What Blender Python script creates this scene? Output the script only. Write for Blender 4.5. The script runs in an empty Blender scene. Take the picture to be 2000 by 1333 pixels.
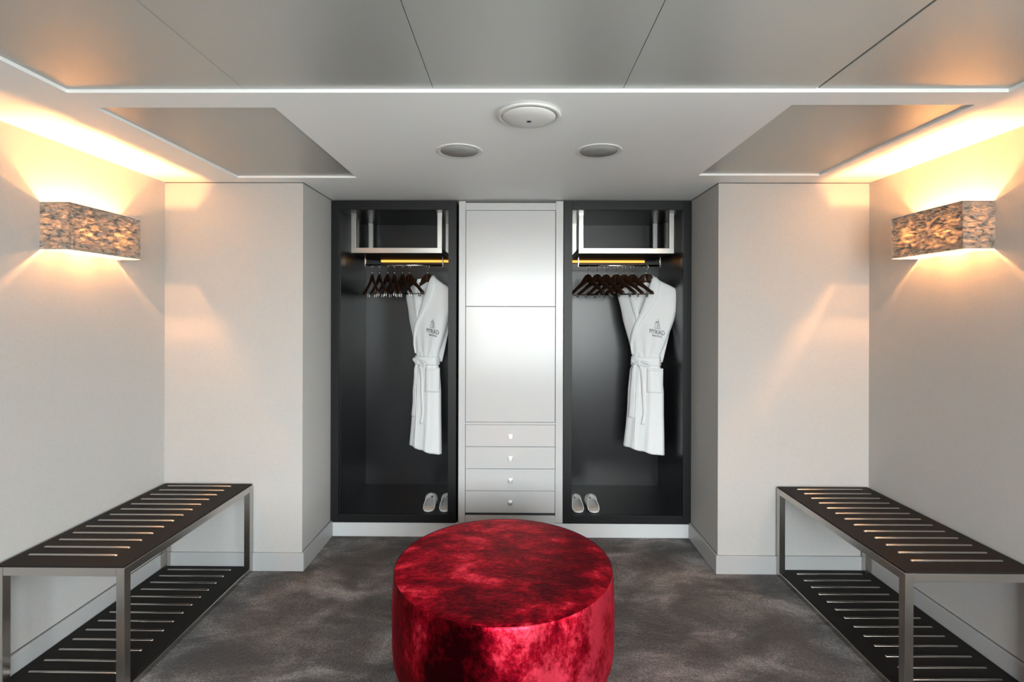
import bpy, math, random
from mathutils import Vector, Matrix, noise as mnoise

scene = bpy.context.scene
COL = scene.collection
random.seed(7)

# ------------------------------------------------------------------ camera, world, light, exposure
CAM_H = 1.593
F_PX = 1000.0
cam_data = bpy.data.cameras.new('camera')
cam = bpy.data.objects.new('camera', cam_data)
COL.objects.link(cam)
cam_data.sensor_width = 36.0
cam_data.lens = 18.0
cam_data.shift_y = -0.02675
cam_data.clip_start = 0.05
YAW, ROLL = 0.008, 0.0028
cam.matrix_world = (Matrix.Translation((0, 0, CAM_H)) @ Matrix.Rotation(YAW, 4, 'Z')
                    @ Matrix.Rotation(math.pi / 2, 4, 'X') @ Matrix.Rotation(ROLL, 4, 'Z'))
scene.camera = cam

scene.view_settings.view_transform = 'Standard'
scene.view_settings.look = 'None'
scene.view_settings.gamma = 1.0
scene.view_settings.use_curve_mapping = False
scene.view_settings.exposure = 1.33

SKY = 9.3
world = bpy.data.worlds.new('sky')
scene.world = world
world.use_nodes = True
wn, wl = world.node_tree.nodes, world.node_tree.links
wn.clear()
w_out = wn.new('ShaderNodeOutputWorld')
w_bg = wn.new('ShaderNodeBackground')
w_tc = wn.new('ShaderNodeTexCoord')
w_sep = wn.new('ShaderNodeSeparateXYZ')
w_ramp = wn.new('ShaderNodeValToRGB')
wl.new(w_tc.outputs['Generated'], w_sep.inputs[0])
w_map = wn.new('ShaderNodeMapRange')
w_map.inputs['From Min'].default_value = -1.0
w_map.inputs['From Max'].default_value = 1.0
wl.new(w_sep.outputs['Z'], w_map.inputs['Value'])
wl.new(w_map.outputs[0], w_ramp.inputs[0])
el = w_ramp.color_ramp.elements
el[0].position = 0.0; el[0].color = (0.40, 0.40, 0.40, 1)
el[1].position = 1.0; el[1].color = (0.62, 0.72, 0.90, 1)
e = el.new(0.488); e.color = (0.475, 0.51, 0.505, 1)
e = el.new(0.515); e.color = (0.935, 1.0, 0.985, 1)
w_bg.inputs['Strength'].default_value = SKY
wl.new(w_ramp.outputs[0], w_bg.inputs['Color'])
wl.new(w_bg.outputs[0], w_out.inputs['Surface'])

# room planes (metres, camera stands at x=0, y=0 and looks along +y)
CEIL = 2.402
XL, XR = -2.179, 2.165
D1, D2 = 3.158, 3.636
RXL, RXR = -1.320, 1.243
YB = -2.2          # wall with the window, behind the camera
YE = 4.45
WIN = (-0.98, 2.1, 0.55, 2.37)   # x0, x1, z0, z1
WIN2 = (0.22, 1.25, 0.45, 2.30)   # y0, y1, z0, z1 in the right wall, beside the viewer
BULB = 1450.0

pl = bpy.data.lights.new('window_daylight', 'AREA')
pl.shape = 'RECTANGLE'
pl.size = WIN[1] - WIN[0]
pl.size_y = WIN[3] - WIN[2]
pl.cycles.is_portal = True
po = bpy.data.objects.new('window_daylight', pl)
COL.objects.link(po)
po.location = ((WIN[0] + WIN[1]) / 2, YB - 0.13, (WIN[2] + WIN[3]) / 2)
po.rotation_euler = (math.pi / 2, 0, 0)     # emits towards +y

pl2 = bpy.data.lights.new('side_window_daylight', 'AREA')
pl2.shape = 'RECTANGLE'; pl2.size = WIN2[1] - WIN2[0]; pl2.size_y = WIN2[3] - WIN2[2]
pl2.cycles.is_portal = True
po2 = bpy.data.objects.new('side_window_daylight', pl2)
COL.objects.link(po2)
po2.location = (XR + 0.13, (WIN2[0] + WIN2[1]) / 2, (WIN2[2] + WIN2[3]) / 2)
po2.rotation_euler = (math.pi / 2, 0, math.pi / 2)    # emits towards -x

# ------------------------------------------------------------------ materials
def mat(name, color=(0.8, 0.8, 0.8), rough=0.5, metal=0.0, **kw):
    m = bpy.data.materials.new(name)
    m.use_nodes = True
    b = m.node_tree.nodes['Principled BSDF']
    b.inputs['Base Color'].default_value = (*color, 1)
    b.inputs['Roughness'].default_value = rough
    b.inputs['Metallic'].default_value = metal
    for k, v in kw.items():
        k = k.replace('_', ' ')
        b.inputs[k].default_value = v
    return m

def nodes(m):
    return m.node_tree.nodes, m.node_tree.links, m.node_tree.nodes['Principled BSDF']

def noise_node(m, scale, detail=2.0, rough=0.5, stretch=(1, 1, 1), coord='Object', dist=0.0):
    n, l, b = nodes(m)
    tc = n.new('ShaderNodeTexCoord')
    mp = n.new('ShaderNodeMapping')
    mp.inputs['Scale'].default_value = stretch
    t = n.new('ShaderNodeTexNoise')
    t.inputs['Scale'].default_value = scale
    t.inputs['Detail'].default_value = detail
    t.inputs['Roughness'].default_value = rough
    t.inputs['Distortion'].default_value = dist
    l.new(tc.outputs[coord], mp.inputs[0])
    l.new(mp.outputs[0], t.inputs['Vector'])
    return t

def ramp(m, src, stops):
    n, l, b = nodes(m)
    r = n.new('ShaderNodeValToRGB')
    e = r.color_ramp.elements
    e[0].position, e[0].color = stops[0][0], (*stops[0][1], 1)
    e[1].position, e[1].color = stops[-1][0], (*stops[-1][1], 1)
    for p, c in stops[1:-1]:
        x = e.new(p); x.color = (*c, 1)
    l.new(src, r.inputs[0])
    return r

def bump(m, src, strength=0.2, dist=0.01, prev=None):
    n, l, b = nodes(m)
    bp = n.new('ShaderNodeBump')
    bp.inputs['Strength'].default_value = strength
    bp.inputs['Distance'].default_value = dist
    l.new(src, bp.inputs['Height'])
    if prev is not None:
        l.new(prev.outputs[0], bp.inputs['Normal'])
    l.new(bp.outputs[0], b.inputs['Normal'])
    return bp

def math_node(m, op, a, c):
    n, l, b = nodes(m)
    k = n.new('ShaderNodeMath'); k.operation = op
    for i, v in enumerate((a, c)):
        if isinstance(v, (int, float)): k.inputs[i].default_value = v
        else: l.new(v, k.inputs[i])
    return k

# woven wallcovering
M_WALL = mat('woven_wallcovering', (0.66, 0.655, 0.64), 0.75)
a = noise_node(M_WALL, 60, 3, 0.6, (1, 1, 14))
b_ = noise_node(M_WALL, 60, 3, 0.6, (14, 14, 1))
s_ = math_node(M_WALL, 'ADD', a.outputs[0], b_.outputs[0])
bump(M_WALL, s_.outputs[0], 0.22, 0.002)
r_ = ramp(M_WALL, math_node(M_WALL, 'MULTIPLY', s_.outputs[0], 0.5).outputs[0], [(0.35, (0.405, 0.402, 0.39)), (0.65, (0.475, 0.472, 0.46))])
M_WALL.node_tree.links.new(r_.outputs[0], nodes(M_WALL)[2].inputs['Base Color'])

M_SOFFIT = mat('soffit_paint', (0.90, 0.91, 0.90), 0.5)
M_PANEL = mat('ceiling_panel_lacquer', (0.47, 0.475, 0.45), 0.35, 0.35, Specular_IOR_Level=0.8)
M_GAP = mat('shadow_gap', (0.05, 0.05, 0.05), 0.8)
M_BASE_SHADED = mat('baseboard_paint_shaded', (0.40, 0.405, 0.405), 0.38)  # dim light near the floor put into a darker copy of the plinth paint
M_PLINTH = mat('plinth_paint', (0.60, 0.615, 0.62), 0.38)
M_LACQ = mat('silver_grey_lacquer', (0.57, 0.58, 0.585), 0.20, 0.015)
t_ = noise_node(M_LACQ, 3, 3, 0.5, (0.5, 1, 3))
bump(M_LACQ, t_.outputs[0], 0.03, 0.006)
M_FRAME = mat('black_stained_wood', (0.008, 0.008, 0.009), 0.40, 0.0, Specular_IOR_Level=0.32)
t_ = noise_node(M_FRAME, 40, 4, 0.6, (8, 8, 0.6))
bump(M_FRAME, t_.outputs[0], 0.08, 0.001)
M_BLACK = mat('black_satin_panel', (0.012, 0.012, 0.014), 0.28)
M_STEEL = mat('brushed_steel', (0.62, 0.60, 0.57), 0.28, 1.0)
t_ = noise_node(M_STEEL, 80, 3, 0.6, (1, 14, 14))
bump(M_STEEL, t_.outputs[0], 0.06, 0.0006)
M_BSTEEL = mat('satin_bench_steel', (0.52, 0.485, 0.45), 0.24, 1.0)
t_ = noise_node(M_BSTEEL, 80, 3, 0.6, (1, 14, 14))
bump(M_BSTEEL, t_.outputs[0], 0.06, 0.0006)
M_CHROME = mat('polished_chrome', (0.82, 0.82, 0.82), 0.12, 1.0)
M_BENCH = mat('black_bench_board', (0.014, 0.012, 0.011), 0.6, 0.0, Specular_IOR_Level=0.14)
M_WOOD = mat('dark_walnut', (0.06, 0.025, 0.012), 0.33)
t_ = noise_node(M_WOOD, 30, 4, 0.6, (1, 8, 8))
r_ = ramp(M_WOOD, t_.outputs[0], [(0.3, (0.014, 0.006, 0.003)), (0.7, (0.045, 0.018, 0.009))])
M_WOOD.node_tree.links.new(r_.outputs[0], nodes(M_WOOD)[2].inputs['Base Color'])
M_KNOB = mat('satin_knob_metal', (0.72, 0.72, 0.72), 0.38, 1.0)
M_DARKMETAL = mat('dark_metal', (0.05, 0.05, 0.05), 0.35, 1.0)

M_TERRY = mat('white_waffle_cotton', (0.86, 0.87, 0.88), 0.9, 0.0, Sheen_Weight=0.3)
t_ = noise_node(M_TERRY, 220, 3, 0.7)
bump(M_TERRY, t_.outputs[0], 0.25, 0.002)
M_THREAD = mat('dark_embroidery', (0.03, 0.03, 0.035), 0.7)
M_SLIP = mat('white_slipper_fabric', (0.88, 0.87, 0.84), 0.85)
M_SLIPIN = mat('grey_slipper_mesh', (0.70, 0.70, 0.70), 0.9)
t_ = noise_node(M_SLIPIN, 300, 2)
bump(M_SLIPIN, t_.outputs[0], 0.3, 0.002)
M_HEEL = mat('cream_slipper_insole', (0.84, 0.74, 0.66), 0.85)
M_DARKSOLE = mat('dark_slipper_sole', (0.05, 0.045, 0.07), 0.7)

# carpet: dense cut pile, brushed in patches
M_CARPET = mat('charcoal_pile_carpet', (0.1, 0.1, 0.1), 0.95, 0.0, Sheen_Weight=0.25, Sheen_Roughness=0.4)
big = noise_node(M_CARPET, 2.6, 6, 0.62, (1.0, 1.5, 1), dist=0.5)
fine = noise_node(M_CARPET, 130, 3, 0.8)
tuft = noise_node(M_CARPET, 60, 2, 0.7)
mix = math_node(M_CARPET, 'ADD', math_node(M_CARPET, 'MULTIPLY', big.outputs[0], 0.54).outputs[0],
                math_node(M_CARPET, 'ADD', math_node(M_CARPET, 'MULTIPLY', fine.outputs[0], 0.32).outputs[0],
                          math_node(M_CARPET, 'MULTIPLY', tuft.outputs[0], 0.14).outputs[0]).outputs[0])
r_ = ramp(M_CARPET, mix.outputs[0], [(0.41, (0.016, 0.014, 0.014)), (0.48, (0.055, 0.049, 0.046)), (0.53, (0.145, 0.134, 0.128)), (0.62, (0.42, 0.39, 0.375))])
M_CARPET.node_tree.links.new(r_.outputs[0], nodes(M_CARPET)[2].inputs['Base Color'])
bump(M_CARPET, math_node(M_CARPET, 'ADD', fine.outputs[0], tuft.outputs[0]).outputs[0], 1.0, 0.014)

# crushed velvet: patches of nap lying different ways, plus painted light and shade
def velvet(name, stretch, side):
    m = mat(name, (0.2, 0.0, 0.01), 0.33 if side else 0.50, 0.75 if side else 0.30, Specular_IOR_Level=0.5 if side else 0.12, Sheen_Weight=0.12 if side else 0.35, Sheen_Roughness=0.35)
    nb = nodes(m)[2]
    if side:
        nb.inputs['Anisotropic'].default_value = 0.85
        nb.inputs['Anisotropic Rotation'].default_value = 0.25
        tn = m.node_tree.nodes.new('ShaderNodeTangent'); tn.direction_type = 'RADIAL'; tn.axis = 'Z'
        m.node_tree.links.new(tn.outputs[0], nb.inputs['Tangent'])
    nb.inputs['Sheen Tint'].default_value = (1.0, 0.03, 0.07, 1)
    nb.inputs['Specular Tint'].default_value = (1.0, 0.12, 0.18, 1)
    v1 = noise_node(m, 4.2, 7, 0.66, stretch, dist=0.25)
    v2 = noise_node(m, 42, 4, 0.75, stretch)
    vm = math_node(m, 'ADD', math_node(m, 'MULTIPLY', v1.outputs[0], 0.74).outputs[0],
                   math_node(m, 'MULTIPLY', v2.outputs[0], 0.26).outputs[0])
    # light and shade painted into the colour: side bright right-front, top bright back-left
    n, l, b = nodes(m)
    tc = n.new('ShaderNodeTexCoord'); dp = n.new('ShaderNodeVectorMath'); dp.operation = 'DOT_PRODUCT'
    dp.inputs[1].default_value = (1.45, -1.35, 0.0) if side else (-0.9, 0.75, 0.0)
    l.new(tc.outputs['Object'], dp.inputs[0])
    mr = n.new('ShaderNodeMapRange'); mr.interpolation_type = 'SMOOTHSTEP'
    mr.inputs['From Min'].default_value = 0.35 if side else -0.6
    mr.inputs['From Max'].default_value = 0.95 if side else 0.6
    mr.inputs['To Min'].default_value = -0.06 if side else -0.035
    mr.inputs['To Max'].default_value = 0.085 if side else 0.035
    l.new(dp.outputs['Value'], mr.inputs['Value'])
    nap_and_light = math_node(m, 'ADD', vm.outputs[0], mr.outputs[0])
    r_ = ramp(m, nap_and_light.outputs[0], [(0.42, (0.018, 0.0001, 0.001)), (0.50, (0.13, 0.0006, 0.005)), (0.56, (0.34, 0.004, 0.016)), (0.64, (0.80, 0.05, 0.09))])
    l.new(r_.outputs[0], nb.inputs['Base Color'])
    bump(m, vm.outputs[0], 0.4, 0.02)
    return m
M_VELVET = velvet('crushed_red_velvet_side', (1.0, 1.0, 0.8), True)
M_VELTOP = velvet('crushed_red_velvet_top', (1.0, 1.5, 1.0), False)

# crumpled translucent lamp shade
M_SHADE = bpy.data.materials.new('crumpled_shade_fabric')
M_SHADE.use_nodes = True
n, l, b = nodes(M_SHADE)
b.inputs['Base Color'].default_value = (0.33, 0.29, 0.25, 1)
b.inputs['Roughness'].default_value = 0.55
tr = n.new('ShaderNodeBsdfTranslucent'); tr.inputs[0].default_value = (0.062, 0.047, 0.027, 1)
mx = n.new('ShaderNodeMixShader')
out = n['Material Output']
l.new(b.outputs[0], mx.inputs[1]); l.new(tr.outputs[0], mx.inputs[2])
l.new(mx.outputs[0], out.inputs['Surface'])
cr = noise_node(M_SHADE, 30, 5, 0.65, (1.0, 0.8, 2.2), dist=0.5)
r2 = ramp(M_SHADE, cr.outputs[0], [(0.40, (0.0, 0.0, 0.0)), (0.53, (0.05, 0.05, 0.05)), (0.66, (0.26, 0.26, 0.26))])
l.new(r2.outputs[0], mx.inputs[0])
bp = bump(M_SHADE, cr.outputs[0], 1.0, 0.012)
l.new(bp.outputs[0], tr.inputs['Normal'])
r3 = ramp(M_SHADE, cr.outputs[0], [(0.36, (0.12, 0.115, 0.105)), (0.46, (0.30, 0.28, 0.25)), (0.64, (0.40, 0.37, 0.33))])
l.new(r3.outputs[0], b.inputs['Base Color'])

M_LINER = mat('white_lamp_metal', (0.8, 0.78, 0.74), 0.5)
def emis(name, color, strength):
    m = mat(name, color, 0.5)
    b = nodes(m)[2]
    b.inputs['Emission Color'].default_value = (*color, 1)
    b.inputs['Emission Strength'].default_value = strength
    return m
M_BULB = emis('warm_lamp_glass', (1.0, 0.42, 0.135), BULB)
M_STRIP = emis('amber_light_strip', (1.0, 0.43, 0.06), 0.55)
M_FROST = bpy.data.materials.new('frosted_diffuser'); M_FROST.use_nodes = True
n, l, b = nodes(M_FROST)
tp = n.new('ShaderNodeBsdfTransparent'); tp.inputs[0].default_value = (0.70, 0.70, 0.70, 1)
tl = n.new('ShaderNodeBsdfTranslucent'); tl.inputs[0].default_value = (0.4, 0.39, 0.36, 1)
mx = n.new('ShaderNodeMixShader'); mx.inputs[0].default_value = 0.5
mx.inputs[0].default_value = 0.3
l.new(tp.outputs[0], mx.inputs[1]); l.new(tl.outputs[0], mx.inputs[2]); l.new(mx.outputs[0], n['Material Output'].inputs['Surface'])
M_GLASS = bpy.data.materials.new('window_glass'); M_GLASS.use_nodes = True
n, l, b = nodes(M_GLASS)
tp = n.new('ShaderNodeBsdfTransparent'); gl = n.new('ShaderNodeBsdfGlossy'); gl.inputs['Roughness'].default_value = 0.02
fr = n.new('ShaderNodeFresnel'); mx = n.new('ShaderNodeMixShader')
l.new(fr.outputs[0], mx.inputs[0]); l.new(tp.outputs[0], mx.inputs[1]); l.new(gl.outputs[0], mx.inputs[2]); l.new(mx.outputs[0], n['Material Output'].inputs['Surface'])
M_GRILLE = mat('grey_speaker_cloth', (0.36, 0.36, 0.355), 0.7)
M_WHITEPLASTIC = mat('white_plastic', (0.72, 0.72, 0.70), 0.45)
M_DARK = mat('dark_plastic', (0.03, 0.03, 0.03), 0.5)

# ------------------------------------------------------------------ mesh helpers
class MB:
    def __init__(s): s.v = []; s.f = []
    def add(s, verts, faces):
        o = len(s.v); s.v += [tuple(v) for v in verts]; s.f += [tuple(i + o for i in f) for f in faces]; return s
    def box(s, x0, x1, y0, y1, z0, z1):
        if x0 > x1: x0, x1 = x1, x0
        if y0 > y1: y0, y1 = y1, y0
        if z0 > z1: z0, z1 = z1, z0
        return s.add([(x0, y0, z0), (x1, y0, z0), (x1, y1, z0), (x0, y1, z0), (x0, y0, z1), (x1, y0, z1), (x1, y1, z1), (x0, y1, z1)],
                     [(0, 3, 2, 1), (4, 5, 6, 7), (0, 1, 5, 4), (1, 2, 6, 5), (2, 3, 7, 6), (3, 0, 4, 7)])
    def grid(s, rows, close_u=False, cap=False):
        nr, nc = len(rows), len(rows[0])
        vs = [p for r in rows for p in r]; fs = []
        for i in range(nr - 1):
            for j in range(nc if close_u else nc - 1):
                k = (j + 1) % nc
                fs.append((i * nc + j, i * nc + k, (i + 1) * nc + k, (i + 1) * nc + j))
        if cap:
            fs.append(tuple(range(nc))[::-1]); fs.append(tuple((nr - 1) * nc + j for j in range(nc)))
        return s.add(vs, fs)
    def tube(s, pts, r, seg=10, cap=True):
        pts = [Vector(p) for p in pts]; rows = []
        rad = r if isinstance(r, (list, tuple)) else [r] * len(pts)
        up = None
        for i, p in enumerate(pts):
            d = (pts[min(i + 1, len(pts) - 1)] - pts[max(i - 1, 0)]).normalized()
            if up is None:
                up = Vector((0, 0, 1)) if abs(d.z) < 0.9 else Vector((1, 0, 0))
            a = (up - d * up.dot(d)).normalized(); up = a; c = d.cross(a)
            rows.append([p + (a * math.cos(t) + c * math.sin(t)) * rad[i] for t in [2 * math.pi * k / seg for k in range(seg)]])
        return s.grid(rows, True, cap)
    def lathe(s, prof, seg=48, cx=0, cy=0, cap=True):
        rows = [[(cx + r * math.cos(2 * math.pi * k / seg), cy + r * math.sin(2 * math.pi * k / seg), z) for k in range(seg)] for r, z in prof]
        return s.grid(rows, True, cap)
    def build(s, name, m, parent=None, smooth=False, bevel=0.0, loc=None, fix=True):
        me = bpy.data.meshes.new(name)
        me.from_pydata(s.v, [], s.f)
        if fix:
            import bmesh
            bm = bmesh.new(); bm.from_mesh(me)
            bmesh.ops.recalc_face_normals(bm, faces=bm.faces)
            bm.to_mesh(me); bm.free()
        me.materials.append(m)
        if smooth:
            for p in me.polygons: p.use_smooth = True
        o = bpy.data.objects.new(name, me)
        COL.objects.link(o)
        if parent is not None: o.parent = parent
        if loc is not None: o.location = loc
        if bevel:
            md = o.modifiers.new('bevel', 'BEVEL'); md.width = bevel; md.segments = 2; md.limit_method = 'ANGLE'
            md.harden_normals = False
        return o

def tag(o, label, cat, group=None, kind=None):
    o['label'] = label; o['category'] = cat
    if group: o['group'] = group
    if kind: o['kind'] = kind
    return o
def thing(name, label, cat, loc=(0, 0, 0), rz=0.0, group=None):
    o = bpy.data.objects.new(name, None); COL.objects.link(o)
    o.empty_display_size = 0.05
    o.location = loc; o.rotation_euler = (0, 0, rz)
    return tag(o, label, cat, group)
def struct(o, label=None, cat='structure'):
    o['kind'] = 'structure'
    if label: o['label'] = label; o['category'] = cat
    return o
def copy_tree(o, parent=None):
    c = o.copy(); COL.objects.link(c)
    if parent is not None: c.parent = parent
    for ch in list(o.children): copy_tree(ch, c)
    return c
def lerp(a, b, t): return a + (b - a) * t
def interp(tab, x):
    if x <= tab[0][0]: return tab[0][1:]
    for p, q in zip(tab, tab[1:]):
        if x <= q[0]:
            t = (x - p[0]) / (q[0] - p[0]); return tuple(lerp(a, b, t) for a, b in zip(p[1:], q[1:]))
    return tab[-1][1:]

# ------------------------------------------------------------------ room shell
struct(MB().box(XL - 0.1, XR + 0.1, YB - 0.1, YE, -0.1, 0.0).build('floor', M_CARPET), 'charcoal cut pile carpet with brushed patches across the whole room', 'carpet')
struct(MB().box(XL - 0.1, XL, YB - 0.1, D1 + 0.3, 0, CEIL + 0.14).build('wall_left', M_WALL), 'woven pale wallcovering on the wall behind the left bench', 'wall')
wr = MB().box(XR, XR + 0.1, WIN2[1], D1 + 0.3, 0, CEIL + 0.14).box(XR, XR + 0.1, YB - 0.1, WIN2[0], 0, CEIL + 0.14)
wr.box(XR, XR + 0.1, WIN2[0], WIN2[1], 0, WIN2[2]).box(XR, XR + 0.1, WIN2[0], WIN2[1], WIN2[3], CEIL + 0.14)
struct(wr.build('wall_right', M_WALL), 'woven pale wallcovering on the wall behind the right bench', 'wall')
struct(MB().box(XL - 0.1, RXL, D1, YE, 0, CEIL + 0.02).build('wall_back_left', M_WALL), 'pale wall block standing left of the wardrobes', 'wall')
struct(MB().box(RXR, XR + 0.1, D1, YE, 0, CEIL + 0.02).build('wall_back_right', M_WALL), 'pale wall block standing right of the wardrobes', 'wall')
struct(MB().box(RXL, RXR, YE - 0.08, YE, 0, CEIL).build('wall_back', M_WALL), 'plain wall hidden behind the wardrobes', 'wall')
w = MB()
w.box(XL, WIN[0], YB - 0.1, YB, 0, CEIL); w.box(WIN[1], XR, YB - 0.1, YB, 0, CEIL)
w.box(WIN[0], WIN[1], YB - 0.1, YB, 0, WIN[2]); w.box(WIN[0], WIN[1], YB - 0.1, YB, WIN[3], CEIL)
struct(w.build('wall_front', M_WALL), 'wall with the wide window behind the viewer', 'wall')
wf = MB()
fx = [WIN[0], (WIN[0] * 2 + WIN[1]) / 3, (WIN[0] + WIN[1] * 2) / 3, WIN[1]]
for x in fx:
    wf.box(x - 0.02, x + 0.02, YB - 0.08, YB - 0.03, WIN[2], WIN[3])
wf.box(WIN[0], WIN[1], YB - 0.079, YB - 0.031, WIN[2], WIN[2] + 0.04); wf.box(WIN[0], WIN[1], YB - 0.079, YB - 0.031, WIN[3] - 0.04, WIN[3])
wo = struct(wf.build('window_1', M_DARKMETAL), 'wide daylight window with slim mullions behind the viewer', 'window')
MB().box(WIN[0], WIN[1], YB - 0.058, YB - 0.052, WIN[2], WIN[3]).build('window_pane', M_GLASS, wo)

wf = MB()
for y in (WIN2[0], WIN2[1]): wf.box(XR + 0.03, XR + 0.08, y - 0.02, y + 0.02, WIN2[2], WIN2[3])
wf.box(XR + 0.031, XR + 0.079, WIN2[0], WIN2[1], WIN2[2], WIN2[2] + 0.04); wf.box(XR + 0.031, XR + 0.079, WIN2[0], WIN2[1], WIN2[3] - 0.04, WIN2[3])
wo = struct(wf.build('window_2', M_DARKMETAL), 'tall daylight window in the right wall beside the viewer', 'window')
MB().box(XR + 0.052, XR + 0.058, WIN2[0], WIN2[1], WIN2[2], WIN2[3]).build('window_pane', M_GLASS, wo)

def slab(x0, x1, y0, y1, z0, z1, holes):
    xs = sorted({x0, x1, *[h[0] for h in holes], *[h[1] for h in holes]})
    ys = sorted({y0, y1, *[h[2] for h in holes], *[h[3] for h in holes]})
    mb = MB()
    def solid(i, j):
        if i < 0 or j < 0 or i >= len(xs) - 1 or j >= len(ys) - 1: return False
        cx, cy = (xs[i] + xs[i + 1]) / 2, (ys[j] + ys[j + 1]) / 2
        return not any(h[0] < cx < h[1] and h[2] < cy < h[3] for h in holes)
    for i in range(len(xs) - 1):
        for j in range(len(ys) - 1):
            if not solid(i, j): continue
            a, b, c, d = xs[i], xs[i + 1], ys[j], ys[j + 1]
            mb.add([(a, c, z0), (b, c, z0), (b, d, z0), (a, d, z0), (a, c, z1), (b, c, z1), (b, d, z1), (a, d, z1)], [(0, 3, 2, 1), (4, 5, 6, 7)])
            if not solid(i, j - 1): mb.add([(a, c, z0), (b, c, z0), (b, c, z1), (a, c, z1)], [(0, 1, 2, 3)])
            if not solid(i, j + 1): mb.add([(b, d, z0), (a, d, z0), (a, d, z1), (b, d, z1)], [(0, 1, 2, 3)])
            if not solid(i - 1, j): mb.add([(a, d, z0), (a, c, z0), (a, c, z1), (a, d, z1)], [(0, 1, 2, 3)])
            if not solid(i + 1, j): mb.add([(b, c, z0), (b, d, z0), (b, d, z1), (b, c, z1)], [(0, 1, 2, 3)])
    return mb
TRAY = (-1.655, 1.785, -2.2, 1.872)
HL = (-1.665, -0.953, 2.008, 3.050)
HR = (1.062, 1.762, 1.985, 2.995)
struct(slab(XL, XR, YB, YE, CEIL, CEIL + 0.05, [TRAY, HL, HR]).build('ceiling', M_SOFFIT, fix=False), 'smooth pale grey soffit carrying the round ceiling fittings', 'ceiling')
struct(MB().box(XL - 0.1, XR + 0.1, YB - 0.1, YE, CEIL + 0.14, CEIL + 0.2).build('ceiling_slab', M_SOFFIT), 'plain slab above the soffit and its panels', 'ceiling')
PZ = CEIL + 0.013
seams = [TRAY[0], -1.000, -0.305, 0.388, 1.092, TRAY[1]]
gaps = [0.0015, 0.0010, 0.0012, 0.0012, 0.0045, 0.0015]
plab = ['smooth grey ceiling panel at the left end of the recessed row, glowing above the left sconce',
        'smooth grey ceiling panel second from the left in the recessed row',
        'plain grey ceiling panel in the middle of the recessed row',
        'smooth grey ceiling panel second from the right in the recessed row',
        'smooth grey ceiling panel at the right end of the recessed row, beside a wide dark joint']
for i in range(5):
    o = MB().box(seams[i] + gaps[i], seams[i + 1] - gaps[i + 1], TRAY[2] + 0.002, TRAY[3] - 0.002, PZ, PZ + 0.012).build('ceiling_panel', M_PANEL)
    tag(o, plab[i], 'ceiling panel', 'panels of the recessed ceiling row')
for H, s, lb in ((HL, -1, 'flush square access hatch in the ceiling over the left bench'), (HR, 1, 'flush square access hatch in the ceiling over the right bench')):
    o = MB().box(H[0] + 0.003, H[1] - 0.003, H[2] + 0.003, H[3] - 0.003, PZ - 0.002, PZ + 0.01).build('access_panel', M_PANEL)
    tag(o, lb, 'access panel', 'ceiling access hatches')

# baseboards and thin shadow lines
BH, BT = 0.112, 0.014
def base(name, mb, lb): struct(mb.build(name, M_PLINTH if name == 'baseboard_back' else M_BASE_SHADED, bevel=0.002), lb, 'baseboard')
base('baseboard_left', MB().box(XL, XL + BT, YB, D1, 0, BH), 'pale grey baseboard along the wall behind the left bench')
base('baseboard_right', MB().box(XR - BT, XR, YB, D1, 0, min(BH, WIN2[2] - 0.004)), 'pale grey baseboard along the wall behind the right bench')
base('baseboard_back_left', MB().box(XL + BT, RXL + BT, D1 - BT, D1, 0, BH), 'pale grey baseboard across the end wall beyond the left bench')
base('baseboard_back_right', MB().box(RXR - BT, XR - BT, D1 - BT, D1, 0, BH), 'pale grey baseboard across the end wall beyond the right bench')
base('baseboard_return_left', MB().box(RXL, RXL + BT, D1, D2 + 0.01, 0, BH), 'pale grey baseboard on the short return left of the wardrobes')
base('baseboard_return_right', MB().box(RXR - BT, RXR, D1, D2 + 0.01, 0, BH), 'pale grey baseboard on the short return right of the wardrobes')
base('baseboard_back', MB().box(RXL + BT, RXR - BT, D2 + 0.008, D2 + 0.03, 0, 0.100), 'pale grey plinth board under the wardrobes')
g = MB()
g.box(XL, RXL + 0.001, D1 - 0.001, D1, CEIL - 0.004, CEIL); g.box(RXL, RXL + 0.001, D1, D2, CEIL - 0.005, CEIL)
g.box(RXR - 0.001, XR, D1 - 0.001, D1, CEIL - 0.004, CEIL); g.box(RXR - 0.001, RXR, D1, D2, CEIL - 0.005, CEIL)
struct(g.build('trim_1', M_GAP), 'thin dark shadow gap between end walls and ceiling', 'trim')
g = MB()
g.box(RXL, RXL + 0.0015, D1, D2, BH, BH + 0.003); g.box(RXR - 0.0015, RXR, D1, D2, BH, BH + 0.003)
g.box(XL, XL + 0.0015, YB, D1, BH, BH + 0.003); g.box(XR - 0.0015, XR, YB, D1, BH, BH + 0.003)
struct(g.build('trim_2', M_GAP), 'thin dark joint above the baseboards', 'trim')

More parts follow.
